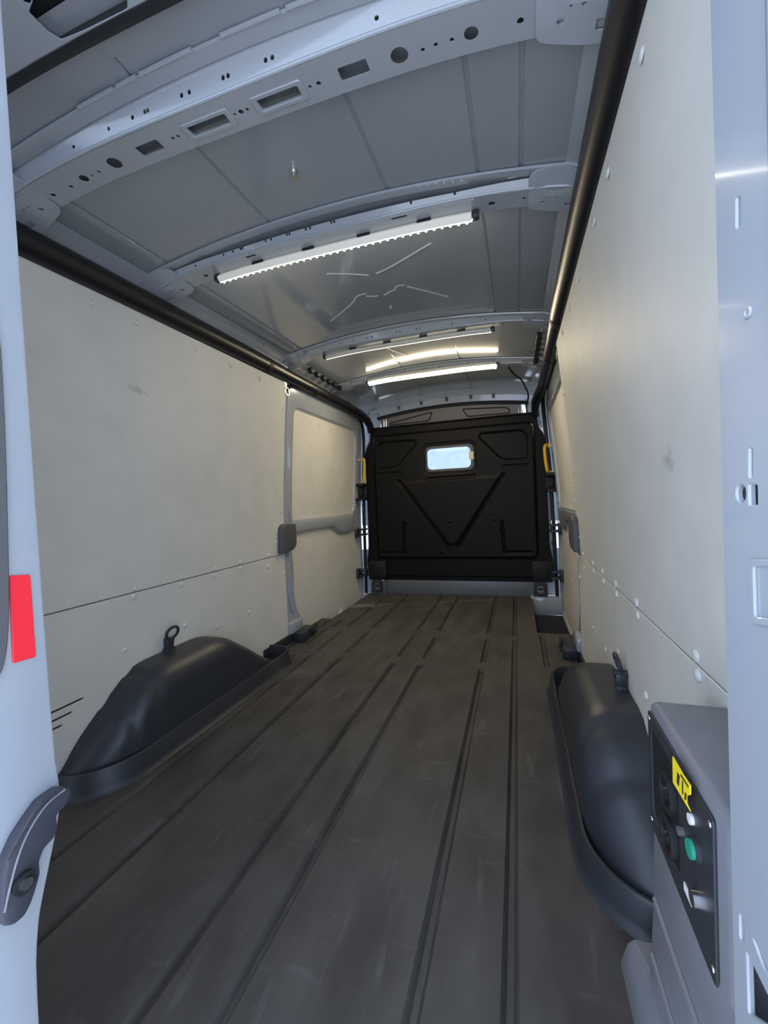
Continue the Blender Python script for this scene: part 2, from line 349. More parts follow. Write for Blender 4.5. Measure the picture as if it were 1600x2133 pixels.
# ------------------------------------------------------------------ sliding doors
def sliding_door(s, nm, word):
    X = lambda o: (lambda y, z, c: (s * (wz(z) + o - c), y, z))
    out = rpoly([(2.30, -.14), (2.30, 1.60), (2.36, 1.655), (3.48, 1.655), (3.63, 1.54), (3.66, 1.0), (3.66, -.14)], [.01, .05, .03, .06, .16, .1, .02], 6)
    d = struct(plate(nm, out, .05, X(.135), PAINT, None, (), (), WK), 'grey sliding door on the %s, lined with two pale panels' % word)
    hu = rpoly([(2.395, .755), (2.395, 1.475), (3.44, 1.475), (3.475, 1.38), (3.475, .80), (3.43, .752)], [.02, .07, .09, .1, .07, .04], 6)
    hd = rpoly([(2.36, -.10), (2.36, .70), (3.02, .655), (3.12, .60), (3.22, .585), (3.50, .60), (3.58, .52), (3.60, -.10)], [.01, .01, .07, .07, .06, .03, .08, .01], 5)
    ring = plate('frame', rpoly([(2.30, -.13), (2.30, 1.60), (2.36, 1.645), (3.48, 1.645), (3.62, 1.53), (3.65, 1.0), (3.65, -.13)], [.01, .05, .03, .06, .16, .1, .02], 6), .052, X(.082), PAINT, d, [hu, hd], (), WK, bev=.016, seg=3)
    up = plate('upper_panel', rpoly([(2.37, .745), (2.37, 1.49), (3.46, 1.49), (3.50, 1.38), (3.50, .80), (3.45, .745)], .05, 4), .010, X(.060), PLY, d, (), (), WK)
    lo = plate('lower_panel', rpoly([(2.34, -.12), (2.34, .72), (3.05, .675), (3.13, .62), (3.53, .62), (3.615, .5), (3.63, -.12)], .03, 4), .010, X(.060), PLY, d, (), (), WK)
    for y, z in ((2.64, 1.425), (2.79, 1.425), (3.10, 1.425), (3.25, 1.42), (2.42, 1.20), (2.42, .99), (2.55, .795), (2.73, .795), (3.18, .80), (3.34, .80), (3.44, 1.15)): rivet(up, (s * (wz(z) + .050), y, z), (-s, 0, 0), .008)
    for y, z in ((2.70, .635), (2.96, .62), (3.18, .56), (2.85, .40), (3.14, .45), (2.68, .20), (3.0, .27), (3.33, .30), (2.42, .30)): rivet(lo, (s * (wz(z) + .050), y, z), (-s, 0, 0), .008)
    # belt rail pressing
    plate('belt_rail', rpoly([(2.37, .672), (2.37, .742), (3.38, .735), (3.44, .775), (3.475, .775), (3.475, .64), (3.42, .60), (3.20, .60), (3.12, .625), (3.03, .672)], [.01, .01, .05, .03, .02, .06, .05, .06, .04, .05], 4), .022, X(.045), PAINT, d, (), (), WK, bev=.008, seg=2)
    # rubber seal round the opening
    loop = [(2.345, -.02), (2.345, .60), (2.33, .80), (2.255, .98), (2.245, 1.50), (2.30, 1.585), (2.42, 1.61), (3.42, 1.61), (3.56, 1.56), (3.625, 1.40), (3.64, 1.0), (3.64, -.10)]
    tube('seal', smoothpath([(s * (wz(z) + (.034 if y < 2.4 else .012)), y, z) for y, z in loop], 2), .013, SEAL, d, 8, False, (1, 1.2))
    # latch and guides on the leading edge
    bm = bmesh.new(); x0 = .80
    def B(lo, hi, b=.004): addbox(bm, (min(s * lo[0], s * hi[0]), lo[1], lo[2]), (max(s * lo[0], s * hi[0]), hi[1], hi[2]), b)
    B((.765, 3.50, .86), (.86, 3.62, .885)); B((.765, 3.50, .99), (.86, 3.62, 1.015)); B((.84, 3.50, .86), (.86, 3.62, 1.015)); B((.765, 3.60, .86), (.86, 3.62, 1.015)); B((.79, 3.535, .90), (.82, 3.575, .975))
    frombm('latch', bm, BLACKM, d)
    for zc in (.572, .198):
        bm = bmesh.new()
        B((.78, 3.52, zc + .018), (.865, 3.62, zc + .034)); B((.78, 3.52, zc - .030), (.865, 3.62, zc - .012)); B((.845, 3.51, zc - .045), (.87, 3.57, zc + .045)); B((.79, 3.56, zc - .03), (.81, 3.61, zc + .034))
        frombm('guide_bracket', bm, BLACK, d)
    return d
DL = sliding_door(-1, 'door_1', 'left'); DR = sliding_door(1, 'door_2', 'right')

# ------------------------------------------------------------------ ceiling: skin, crossbeams, header
GX = [-.60, -.19, .21, .47, .58]
rx = set(np.round(np.linspace(-.84, .84, 57), 4))
for g in GX + [-.715, .715]:
    for d in (-.006, -.0035, .0035, .006): rx.add(round(g + d, 4))
RX = uniq(rx, -.84, .84); RY = sorted(set(np.round(np.linspace(.56, 3.80, 66), 4)) | {1.40, 1.41, 1.42, 1.43, 1.44, 2.08, 2.09, 2.10, 2.11})
IN = rpoly([(-.36, 1.425), (.40, 1.425), (.40, 2.095), (-.36, 2.095)], .07, 5)
def zskin(x, y):
    z = zroof(x, y)
    for g in GX:
        if abs(x - g) < .0055 and (.66 < y < 1.22 or (g in (-.60, .47, .58) and 1.33 < y < 2.2) or (g in (-.19, .21) and (2.34 < y < 2.9 or 3.0 < y < 3.7))): z += .006
    if abs(abs(x) - .715) < .0055 and y < 3.5: z += .010
    if 1.3 < y < 2.2:
        d = float(poly_sd(np.array([x]), np.array([y]), IN)[0]); z += .007 * (1 - float(sm((d + .012) / .012)))
    return z
CEIL = grid('ceiling', RX, RY, lambda x, y: (x, y, zskin(x, y)), ROOFP); struct(CEIL, 'curved grey painted steel roof skin of the van')
bm = bmesh.new(); addbox(bm, (-.95, .34, 1.84), (.95, 3.95, 1.87)); addbox(bm, (-.95, .34, 1.68), (-.82, 3.7, 1.85)); addbox(bm, (.82, .34, 1.68), (.95, 3.7, 1.85)); addbox(bm, (-.95, .34, 1.735), (.95, .40, 1.85)); addbox(bm, (-.9, 3.86, 1.72), (.9, 3.9, 1.85))
frombm('outer_roof', bm, PAINT, CEIL)
def crossbeam(y0, drop, depth, wid, holes=(), small=(), ridge_y=.022):
    zb = lambda x: crown(y0 + .05) - depth - .055 * (abs(x) / .74) ** 3.5
    ca = list(np.linspace(-.72, .72, 25))
    zt = lambda x, y: zroof(x, y) - .002
    # underside plate
    bump = lambda x: .0
    b = plate('crossbeam', [(-.775, ridge_y), (.775, ridge_y), (.775, wid), (-.775, wid)], .002, lambda a, b_, c: (a, y0 + b_, zb(a) + .004 * (b_ - ridge_y) / (wid - ridge_y) + c), PAINT, CEIL, holes, ca)
    # rear face
    def mf(a, t, c):
        z1 = zt(a, y0); z0 = zb(a) + .001
        return (a, y0 + t * ridge_y + c, z1 + (z0 - z1) * t)
    plate('face', [(-.775, 0), (.775, 0), (.775, 1), (-.775, 1)], .002, mf, PAINT, b, small, ca)
    bm = bmesh.new()
    xsamp = np.linspace(-.775, .775, 41)
    def strip(fa, fb):
        p = None
        for x in xsamp:
            q = (bm.verts.new(fa(x)), bm.verts.new(fb(x)))
            if p: bm.faces.new((p[0], q[0], q[1], p[1]))
            p = q
    fl = .035
    strip(lambda x: (x, y0 - fl, zt(x, y0 - fl) - .001), lambda x: (x, y0 - fl + .002, zt(x, y0 - fl) - .007))
    strip(lambda x: (x, y0 - fl + .002, zt(x, y0 - fl) - .007), lambda x: (x, y0 - .004, zt(x, y0) - .006))
    strip(lambda x: (x, y0 - .004, zt(x, y0) - .006), lambda x: (x, y0 + .001, zt(x, y0) - .002))
    strip(lambda x: (x, y0 + wid, zb(x) + .005), lambda x: (x, y0 + wid + .012, zt(x, y0 + wid) - .002))
    bmesh.ops.remove_doubles(bm, verts=bm.verts[:], dist=1e-5)
    frombm('flange', bm, PAINT, b)
    # rounded folded edge along the ridge
    tube('folded_edge', [(x, y0 + ridge_y, zb(x) + .003) for x in xsamp], .0042, PAINT, b, 8)
    # small foot plates where the beam meets the roof rail
    for s in (-1, 1):
        pts = rpoly([(s * .60, -.02), (s * .66, -.035), (s * .775, -.035), (s * .775, wid + .02), (s * .68, wid + .02), (s * .60, wid + .002)], .02, 3)
        plate('foot', pts, .004, lambda a, b_, c: (a, y0 + b_, zb(a) - .004 + c + max(0, -b_ + ridge_y) * .35), PAINT, b, [rect(s * .715 - .017, wid - .022, s * .715 + .017, wid - .002, .003), circ(s * .675, wid * .55, .004), circ(s * .655, wid * .55, .003), circ(s * .64, wid * .75, .006)], [s * .64, s * .68, s * .72])
    return b, zb
def pxh(lst, y0, zv): return None
H1 = [rect(-.285, .055, -.222, .083), rect(-.135, .055, -.035, .080), rect(.047, .055, .142, .080), rect(.232, .055, .292, .083), circ(.355, .072, .017, 16), circ(-.365, .070, .017, 16), circ(.49, .072, .013, 16), circ(-.47, .072, .011, 14),
      circ(-.17, .068, .004, 8), circ(-.185, .068, .004, 8), circ(0, .068, .006, 10), circ(-.016, .068, .0035, 8), circ(.016, .068, .004, 8), circ(.165, .07, .004, 8), circ(.185, .07, .005, 8), circ(.40, .075, .004, 8), circ(.425, .073, .004, 8), circ(.455, .073, .004, 8), circ(-.42, .073, .004, 8), circ(-.445, .073, .0035, 8), circ(-.52, .075, .005, 8), circ(-.58, .072, .006, 8), circ(.575, .072, .006, 8)]
S1 = [circ(x, .55, .0045, 8, .09) for x in (-.42, -.31, -.24, -.205, -.197, -.105, -.085, .0, .012, .10, .115, .33, .45)]
B1, Z1 = crossbeam(.735, 0, .052, .108, H1, S1, .020)
S2 = [circ(x, .55, .004, 8, .10) for x in (-.52, -.40, -.36, -.33, -.322, -.23, -.21, -.15, -.14, -.08, -.065, .01, .02, .27, .40)]
H2 = [circ(.50, .065, .010, 12), circ(-.52, .065, .008, 10), circ(.59, .06, .005, 8), rect(-.33, .036, -.29, .046, .003), rect(.20, .036, .25, .046, .003), circ(-.60, .06, .005, 8)]
for x0, x1 in ((-.135, -.035), (.047, .142)):
    plate('hole_rim', rect(x0 - .012, .045, x1 + .012, .090, .006), .004, lambda a, b_, c: (a, .735 + b_, Z1(a) + .004 * (b_ - .02) / .088 - .004 + c), PAINT, B1, [rect(x0, .055, x1, .080, .004)], np.linspace(x0, x1, 4), bev=.0015)
for q in (((195, 238), (260, 203)), ((268, 198), (308, 181)), ((313, 175), (415, 123)), ((475, 97), (598, 48)), ((612, 44), (700, 12))):
    (xa, ya, _), (xb, yb_, _) = [at(u, v, 2, 1.752) for u, v in q]
    tube('pressed_bead', [(x, .698 + 0 * x, zroof(x, .70) - .007) for x in np.linspace(xa, xb, 5)], .0045, PAINT, B1, 8)
B2, Z2 = crossbeam(1.235, 0, .047, .100, H2, S2)
S3 = [circ(x, .55, .004, 8, .10) for x in (-.5, -.38, -.30, -.22, -.19, -.05, -.03, .06, .08, .25, .42)]
B3, Z3 = crossbeam(2.205, 0, .045, .090, [circ(.5, .06, .008)], S3)
B4, Z4 = crossbeam(2.905, 0, .045, .090, [circ(.5, .06, .008)], S3)
# roof side rails
for s in (-1, 1):
    bm = bmesh.new(); yy = np.linspace(.5, 3.62, 30); prof = [(.690, .004), (.705, -.004), (.735, -.016), (.77, -.05), (.80, -.075)]
    rows = [[bm.verts.new((s * px, y, crown(y) - .068 + dz + (.0))) for px, dz in prof] for y in yy]
    for A, B in zip(rows[:-1], rows[1:]):
        for k in range(len(prof) - 1): bm.faces.new((A[k], A[k + 1], B[k + 1], B[k]))
    frombm('side_rail', bm, PAINT, CEIL)
    bm = bmesh.new()
    for k in range(6): addbox(bm, (min(s * .672, s * .70), 2.42 + k * .09, crown(2.6) - .098), (max(s * .672, s * .70), 2.46 + k * .09, crown(2.6) - .070), .003)
    tag(frombm('clip_strip', bm, BLACKM, CEIL))
# sealant lines and threaded bosses on the roof skin
for pts in (((-.33, 1.98), (-.2, 1.89), (-.15, 1.85), (-.13, 1.815), (-.10, 1.80), (-.07, 1.80)), ((-.08, 1.825), (-.055, 1.84), (-.03, 1.845)), ((0, 1.85), (.03, 1.83), (.06, 1.82), (.07, 1.79), (.11, 1.795)), ((.115, 1.81), (.15, 1.845), (.27, 1.965)),
            ((.28, 1.52), (.15, 1.60), (.09, 1.635), (.025, 1.66)), ((-.01, 1.66), (-.08, 1.615), (-.16, 1.575)), ((-.20, 2.42), (-.16, 2.55), (-.10, 2.66))):
    tube('sealant_bead', smoothpath([(x, y, zskin(x, y) - .0005) for x, y in pts], 2), .0042, BEADM, CEIL, 6, False, (1.5, .6))
for x, y, r, h in ((-.01, 1.05, .009, .02), (-.01, 1.98, .006, .010)):
    bm = bmesh.new(); z = zskin(x, y); addtube(bm, [(x, y, z + .004), (x, y, z - h)], r, 14); addtube(bm, [(x, y, z), (x, y, z - .004)], r * 1.5, 14); frombm('boss', bm, METAL if r > .008 else PAINT, CEIL)
# rear header over the door opening, with its seal
def hz(x): return crown(.56) - .02 - .06 * (abs(x) / .74) ** 3
def at_hd(u, v):
    d = ray(u, v); t = (hz(-.2) - .003 - CP[2]) / d[2]; p = CP + d * t; return (float(p[0]), float((.60 - p[1]) / .20))
hd = plate('rear_header', [(-.80, 0), (.80, 0), (.80, 1), (-.80, 1)], .004, lambda a, t, c: (a, .60 - .20 * t, hz(a) - .006 * t - c * .5), PAINT, CEIL, [rpoly([at_hd(*p) for p in ((60, 24), (100, 66), (128, 84), (180, 64), (266, 22), (262, -60), (80, -60))], .012, 4), rpoly([at_hd(*p) for p in ((285, -4), (320, 3), (380, -40), (300, -60))], .01, 4), circ(*at_hd(52, -8), .010, 12, .05)], np.linspace(-.7, .7, 15))
plate('hole_shade_fill', [(-.80, .02), (.80, .02), (.80, 1), (-.80, 1)], .003, lambda a, t, c: (a, .60 - .20 * t, hz(a) - .006 * t + .022 + c), HOLE, CEIL, (), np.linspace(-.7, .7, 15))  # dark sheet added above the header, so its holes read as shaded
tube('header_seal', [(x, .605, hz(x) + .006) for x in np.linspace(-.8, .8, 31)], .014, SEAL, CEIL, 8)

# ------------------------------------------------------------------ tube covers along the roof edges
for s, nm, w in ((-1, 'trim_1', 'left'), (1, 'trim_2', 'right')):
    pts = [(s * .748, y, 1.618 + .012 * math.sin((y - .5) * .9)) for y in np.linspace(.42, 3.2, 24)] + [(s * .735, 3.35, 1.615), (s * .72, 3.46, 1.60), (s * .71, 3.54, 1.575), (s * .71, 3.60, 1.54), (s * .715, 3.64, 1.49)]
    rs = [.044 - .008 * sm((p[1] - 1.9) / .5) for p in pts]
    t = struct(tube(nm, pts, [float(r) for r in rs], TUBEM, None, 20), 'black tubular cover along the %s roof edge' % w)
    for y in (2.02, 2.60, 3.15):
        tube('collar', [(s * .748, y - .018, 1.628), (s * .748, y + .018, 1.628)], .0455 - .008 * float(sm((y - 1.9) / .5)), BLACKM, t, 20)

# ------------------------------------------------------------------ bulkhead
OUTL = rpoly([(-.80, .145), (-.825, .30), (-.80, .42), (-.795, 1.0), (-.80, 1.28), (-.775, 1.36), (-.745, 1.40), (-.735, 1.495), (-.70, 1.522), (.70, 1.522), (.735, 1.495), (.745, 1.40), (.775, 1.36), (.80, 1.28), (.795, 1.0), (.80, .42), (.825, .30), (.80, .145)], [.01, .03, .05, .2, .05, .03, .03, .02, .03, .03, .02, .03, .03, .05, .2, .05, .03, .01], 4)
WIN = rpoly([(-.228, 1.072), (.212, 1.072), (.212, 1.318), (-.228, 1.318)], .06, 6)
PKL = rpoly([(-.655, 1.14), (-.655, 1.36), (-.61, 1.39), (-.30, 1.385), (-.275, 1.345), (-.45, 1.165), (-.50, 1.14)], .02, 3)
PKR = rpoly([(.645, 1.14), (.645, 1.35), (.60, 1.39), (.26, 1.392), (.245, 1.345), (.41, 1.165), (.46, 1.14)], .02, 3)
gx = np.arange(-.835, .8351, .0055); gz = np.arange(.14, 1.53, .0055); GXX, GZZ = np.meshgrid(gx, gz)
sdo = poly_sd(GXX, GZZ, OUTL); D = np.zeros_like(GXX)
D += .03 * sm((sdo + .02) / .025)                                       # rolled edge
inner = rpoly([(-.69, .325), (.69, .325), (.69, 1.44), (-.69, 1.44)], .05, 5)
D += .020 * sm((poly_sd(GXX, GZZ, inner) + .012) / .022)                 # raised middle field
for P in (PKL, PKR): D += .020 * (1 - sm((poly_sd(GXX, GZZ, P) + .018) / .018))
for a, b, w in (((-.46, 1.02), (-.05, .43), .010), ((.44, 1.03), (.04, .43), .010), ((-.43, .64), (-.44, .37), .009), ((.415, .63), (.43, .37), .009)):
    D += .022 * (1 - sm((seg_sd(GXX, GZZ, a, b) - w * .6) / w))
D -= .010 * (1 - sm((poly_sd(GXX, GZZ, [(-.46, 1.02), (.44, 1.03), (.03, .43), (-.04, .43)]) + .03) / .03))
for a, b in (((-.66, .37), (-.46, .37)), ((.64, .37), (.45, .37)), ((-.20, 1.02), (.20, 1.03)), ((-.66, 1.09), (-.45, 1.09)), ((.64, 1.09), (.45, 1.09))): D += .008 * (1 - sm((seg_sd(GXX, GZZ, a, b) - .006) / .014))
for c in ((-.10, .385), (.09, .385), (-.02, .65), (-.40, .655), (.36, .655)): D -= .008 * (1 - sm((np.hypot((GXX - c[0]) / 1.8, GZZ - c[1])) / .016))
D += .006 * (1 - sm((poly_sd(GXX, GZZ, WIN) - .01) / .012))
sdw = poly_sd(GXX, GZZ, WIN)
ix = {round(float(v), 5): i for i, v in enumerate(gx)}; iz = {round(float(v), 5): i for i, v in enumerate(gz)}
def bmask(x, z):
    i = int((x - gx[0]) / .0055); j = int((z - gz[0]) / .0055)
    return sdo[j, i] < .004 and sdw[j, i] > -.010
YB = 3.625
BP = grid('wall_front', gx, gz, lambda x, z: (x, YB + D[iz[round(float(z), 5)], ix[round(float(x), 5)]], z), BULK, None, bmask, 60)
struct(BP, 'moulded matt black bulkhead closing the front of the load space')
s_ = BP.modifiers.new('thickness', 'SOLIDIFY'); s_.thickness = .012; s_.offset = -1
plate('badge', circ(0, 0, .060, 28, .021), .008, lambda a, b, c: (-.012 + a, YB + .012 - c, 1.375 + b), GREYPL, BP, bev=.003, seg=2)
plate('lower_skirt', rpoly([(-.80, .12), (-.82, .295), (-.64, .295), (-.62, .265), (.63, .265), (.65, .295), (.82, .295), (.80, .12)], .012, 3), .02, lambda a, b, c: (a, YB + .03 + c, b), BULK, BP, bev=.004)
for x in (-.62, .64): box('skirt_block', (x - .17 if x < 0 else x, YB - .004, .135), (x if x < 0 else x + .165, YB + .03, .30), BLACKM, BP, .012)
for x in (-.42, -.10, .22, .52): rivet(BP, (x, YB + .021, 1.485), (0, -1, 0), .009, BLACK)
# strip above the bulkhead with its two pressed trapezoids
top = [(-.64, 1.50), (.62, 1.50), (.60, 1.612), (.45, 1.638), (.14, 1.660), (-.06, 1.664), (-.28, 1.656), (-.50, 1.640), (-.635, 1.618)]
us = plate('upper_strip', rpoly(top, .012, 2), .006, lambda a, b, c: (a, 3.722 + .22 * (1.60 - b) - c, b), STRIPM, BP, bev=.002)
def ringt(pts, m, parent, r, fn): tube('pressing', smoothpath([fn(*p) for p in pts] + [fn(*pts[0])], 1), r, m, parent, 6)
for P in ([(-.555, 1.545), (-.555, 1.562), (-.15, 1.622), (-.185, 1.552)], [(.155, 1.552), (.115, 1.618), (.47, 1.596), (.51, 1.578), (.51, 1.548)]):
    tube('pressing', [(a, 3.722 + .22 * (1.60 - b) - .0065, b) for a, b in rpoly(P, .018, 3)], .0055, BLACKM, us, 6, True)
for x in (-.60, -.58, .60, .58): tube('stay', [(x, 3.70, 1.50), (x, 3.70, 1.612)], .004, METAL, us, 6)
bm = bmesh.new(); arc = [(x, 3.700, 1.662 - .12 * x * x) for x in np.linspace(-.66, .66, 25)]; addtube(bm, arc, .016, 8); frombm('top_seal', bm, BLACKM, BP, 40)
bm = bmesh.new()
for x0 in np.linspace(-.74, .70, 19):
    x1 = x0 + .08; f = lambda x, z: (x, 3.74, zroof(x, 3.74) + z)
    vs = [bm.verts.new((x, y, zroof(x, 3.74) + z)) for x in (x0, x1) for y, z in ((3.74, -.09), (3.73, -.03), (3.712, -.018), (3.70, .002))]
    for k in range(3): bm.faces.new((vs[k], vs[k + 1], vs[k + 5], vs[k + 4]))
bmesh.ops.remove_doubles(bm, verts=bm.verts[:], dist=1e-5)
hdr = frombm('front_header', bm, PAINT, BP)
for x in (-.46, -.25, -.02, .19, .38): box('clip', (x - .012, 3.715, zroof(x, 3.74) - .062), (x + .012, 3.728, zroof(x, 3.74) - .028), CAPPL, hdr, .003)
bm = bmesh.new(); addbox(bm, (-.665, 3.70, 1.645), (-.645, 3.715, 1.662), .004); frombm('clip', bm, GREEN, hdr)
# B pillars beside the strip, sill and corner steps at the foot
for s in (-1, 1):
    plate('pillar', rpoly([(s * .60, 1.72), (s * .88, 1.72), (s * .88, .62), (s * .80, .62), (s * .785, 1.30), (s * .735, 1.42), (s * .66, 1.50)], .02, 3), .012, lambda a, b, c: (a, 3.735 + c, b), PAINT, BP, bev=.004)
    plate('lower_pillar', rpoly([(s * .80, .40), (s * .88, .40), (s * .88, -.12), (s * .66, -.12), (s * .66, .10), (s * .79, .16), (s * .80, .34)], .01, 3), .012, lambda a, b, c: (a, 3.70 + c, b), PAINT, BP, bev=.004)
    box('corner_step', (min(s * .62, s * .86), 3.58, -.13), (max(s * .62, s * .86), 3.70, -.002 if s < 0 else .012), PAINT, BP, .008)
bm = bmesh.new(); addbox(bm, (-.66, 3.655, -.02), (.66, 3.69, .125), .012, 3); addbox(bm, (-.64, 3.668, .10), (.64, 3.70, .15), .006); frombm('sill', bm, ZINC, BP)
# window in the bulkhead
wf = struct(plate('window_1', rpoly([(-.236, 1.064), (.220, 1.064), (.220, 1.326), (-.236, 1.326)], .065, 7), .018, lambda a, b, c: (a, YB + .026 - c, b), SEAL, None, [rpoly([(-.222, 1.078), (.206, 1.078), (.206, 1.312), (-.222, 1.312)], .055, 7)], bev=.004, seg=2), 'small rounded window set in the black bulkhead')
plate('pane_border', rpoly([(-.224, 1.076), (.208, 1.076), (.208, 1.314), (-.224, 1.314)], .055, 7), .003, lambda a, b, c: (a, YB + .022 - c, b), CAPPL, wf, [rpoly([(-.198, 1.105), (.178, 1.105), (.178, 1.285), (-.198, 1.285)], .045, 7)])
plate('pane', rpoly([(-.224, 1.076), (.208, 1.076), (.208, 1.314), (-.224, 1.314)], .055, 7), .004, lambda a, b, c: (a, YB + .030 - c, b), GLASS, wf)
plate('sticker', rect(.163, 1.172, .204, 1.238, .003), .001, lambda a, b, c: (a, YB + .0185 - c, b), STICK, wf)

# cab beyond the bulkhead, seen only through its window
cb = struct(box('trim_4', (-.85, 4.05, -.3), (.85, 4.15, .55), BLACKM, None, .02), 'front seat bench back and dash of the cab, beyond the bulkhead window')
box('dashboard', (-.80, 4.95, .2), (.80, 5.5, 1.02), BLACKM, cb, .05); box('cab_roof', (-.9, 3.76, 1.62), (.9, 4.75, 1.68), WHITEPL, cb, .02); box('sun_visor', (.05, 4.70, 1.36), (.50, 4.73, 1.52), GREYPL, cb, .01)
FILM = glass('protective_film', (.62, .68, .70)); nt_ = FILM.node_tree; b_ = nt_.nodes['Principled BSDF']; b_.inputs['Roughness'].default_value = .22; b_.inputs['Transmission Weight'].default_value = .72; b_.inputs['IOR'].default_value = 1.2
n_ = nt_.nodes.new('ShaderNodeTexNoise'); n_.inputs['Scale'].default_value = 14; n_.inputs['Distortion'].default_value = 1.5; tc_ = nt_.nodes.new('ShaderNodeTexCoord'); nt_.links.new(tc_.outputs['Object'], n_.inputs[0])
bp_ = nt_.nodes.new('ShaderNodeBump'); bp_.inputs['Strength'].default_value = 1; bp_.inputs['Distance'].default_value = .05; nt_.links.new(n_.outputs['Fac'], bp_.inputs['Height']); nt_.links.new(bp_.outputs[0], b_.inputs['Normal'])
plate('film', rpoly([(-.205, 1.095), (.186, 1.095), (.186, 1.294), (-.205, 1.294)], .045, 7), .001, lambda a, b, c: (a, YB + .034 - c, b), FILM, wf)

# ------------------------------------------------------------------ wheel arch covers
def arch(s, label):
    ya, yb = .875, 1.93; xin, xw = .668, .8185
    def P(y): return float(np.interp(y, [.875, .924, 1.007, 1.13, 1.18, 1.47, 1.55, 1.70, 1.85, 1.93], [.05, .122, .190, .283, .297, .295, .275, .175, .06, .02]))
    def Ps(y): return sum(P(y + d) for d in (-.03, -.02, -.01, 0, .01, .02, .03)) / 7
    def X(y):
        a = np.clip((y - ya) / .24, 0, 1); b = np.clip((yb - y) / .12, 0, 1)
        return xw - (xw - xin) * math.sqrt(max(0, 1 - (1 - a) ** 2)) * math.sqrt(max(0, 1 - (1 - b) ** 2))
    th = thing('wheel_arch_cover', (s * .75, 1.45, 0), label, 'wheel arch')
    yy = np.concatenate([np.linspace(ya, ya + .06, 10), np.linspace(ya + .075, yb - .06, 60), np.linspace(yb - .05, yb, 9)])
    bm = bmesh.new(); rows = []
    for y in yy:
        x = X(y); z = max(Ps(y), .02); r = min(.085, (xw - x) * .8, z * .8); row = [(x - .012, -.004), (x - .004, z * .25), (x, z * .5 if z * .5 < z - r else z - r)]
        row[2] = (x, max(z - r, .0))
        dd = .006 if (abs(y - 1.13) < .010 or abs(y - 1.035) < .010) else 0
        for k in range(1, 9):
            t = k / 8 * math.pi / 2; row.append((x + r * (1 - math.cos(t)) + dd * math.cos(t), z - r + r * math.sin(t) - dd))
        row.append((xw + .0, z - dd))
        rows.append([bm.verts.new((s * a, y, b)) for a, b in row])
    for A, B in zip(rows[:-1], rows[1:]):
        for k in range(len(A) - 1): bm.faces.new((A[k], A[k + 1], B[k + 1], B[k]))
    frombm('shell', bm, BLACK, th, 60)
    # upturned lip of the floor round the arch
    path = [(.812, .858)] + [(.820 - .165 * math.sin(t), 1.045 - .183 * math.cos(t)) for t in np.linspace(.15, math.pi / 2, 12)] + [(.655, y) for y in np.linspace(1.10, 1.88, 14)] + [(.655 + .08 * (1 - math.cos(t)), 1.90 + .12 * math.sin(t)) for t in np.linspace(.1, math.pi / 2, 8)] + [(.812, 2.022)]
    sec = [(-.022, -.002), (-.012, .006), (-.006, .018), (-.002, .066), (.002, .072), (.008, .072), (.012, .066), (.014, -.002)]
    bm = bmesh.new(); rows = []
    for i, p in enumerate(path):
        a = np.array(path[max(i - 1, 0)]); b = np.array(path[min(i + 1, len(path) - 1)]); t = (b - a) / np.linalg.norm(b - a); n = np.array([t[1], -t[0]])   # towards the wall
        n = n if True else -n
        rows.append([bm.verts.new((s * (p[0] + n[0] * o), p[1] + n[1] * o, h)) for o, h in sec])
    for A, B in zip(rows[:-1], rows[1:]):
        for k in range(len(A) - 1): bm.faces.new((A[k], A[k + 1], B[k + 1], B[k]))
    frombm('lip', bm, BLACK, th, 50)
    return th
arch(-1, 'black moulded wheel arch cover against the left wall panel, under the three slots')
arch(1, 'black moulded wheel arch cover on the right, beside the power outlet box')

# ------------------------------------------------------------------ lashing rings
def ringloop(bm, c, rx_, rz_, r, tilt, n=18, yaw=0.):
    M_ = Matrix.Translation(c) @ Matrix.Rotation(yaw, 4, 'Z') @ Matrix.Rotation(tilt, 4, 'X')
    addtube(bm, [M_ @ Vector((rx_ * math.cos(t), 0, rz_ * math.sin(t))) for t in np.linspace(0, 2 * math.pi, n + 1)[:-1]], r, 8, True)
for s, lb in ((-1, 'black lashing ring standing on top of the left wheel arch cover'), (1, 'black lashing ring standing on top of the right wheel arch cover')):
    t = thing('lashing_ring', (s * .802, 1.315, .30), lb, 'lashing ring', 'lashing rings of the load space')
    bm = bmesh.new()
    for (y0, y1, z0, z1) in ((1.285, 1.325, .285, .308), (1.292, 1.320, .305, .340)): addbox(bm, (s * .802 - .014, y0, z0), (s * .802 + .014, y1, z1), .004)
    addtube(bm, [(s * .802 - .018, 1.308, .338), (s * .802 + .018, 1.308, .338)], .010, 10); frombm('bracket', bm, BLACK, t)
    bm = bmesh.new(); ringloop(bm, Vector((s * .80, 1.325, .362)), .030, .024, .0055, rad(-s * 14), 20, rad(90)); frombm('ring', bm, BLACK, t)
for s, lb in ((-1, 'black lashing ring bracket at the foot of the left pillar'), (1, 'black lashing ring bracket at the foot of the right pillar')):
    t = thing('lashing_ring', (s * .785, 2.36, 0), lb, 'lashing ring', 'lashing rings of the load space')
    bm = bmesh.new(); addbox(bm, (min(s * .745, s * .82), 2.265, .0), (max(s * .745, s * .82), 2.44, .062), .010); addbox(bm, (min(s * .738, s * .755), 2.275, .0), (max(s * .738, s * .755), 2.325, .060), .006); frombm('bracket', bm, BLACK, t)
    bm = bmesh.new(); ringloop(bm, Vector((s * .742, 2.425, .045)), .026, .028, .0055, 0, 20, rad(90)); addtube(bm, [(s * .75, 2.41, .03), (s * .725, 2.41, .03)], .012, 10); frombm('ring', bm, BLACK, t)
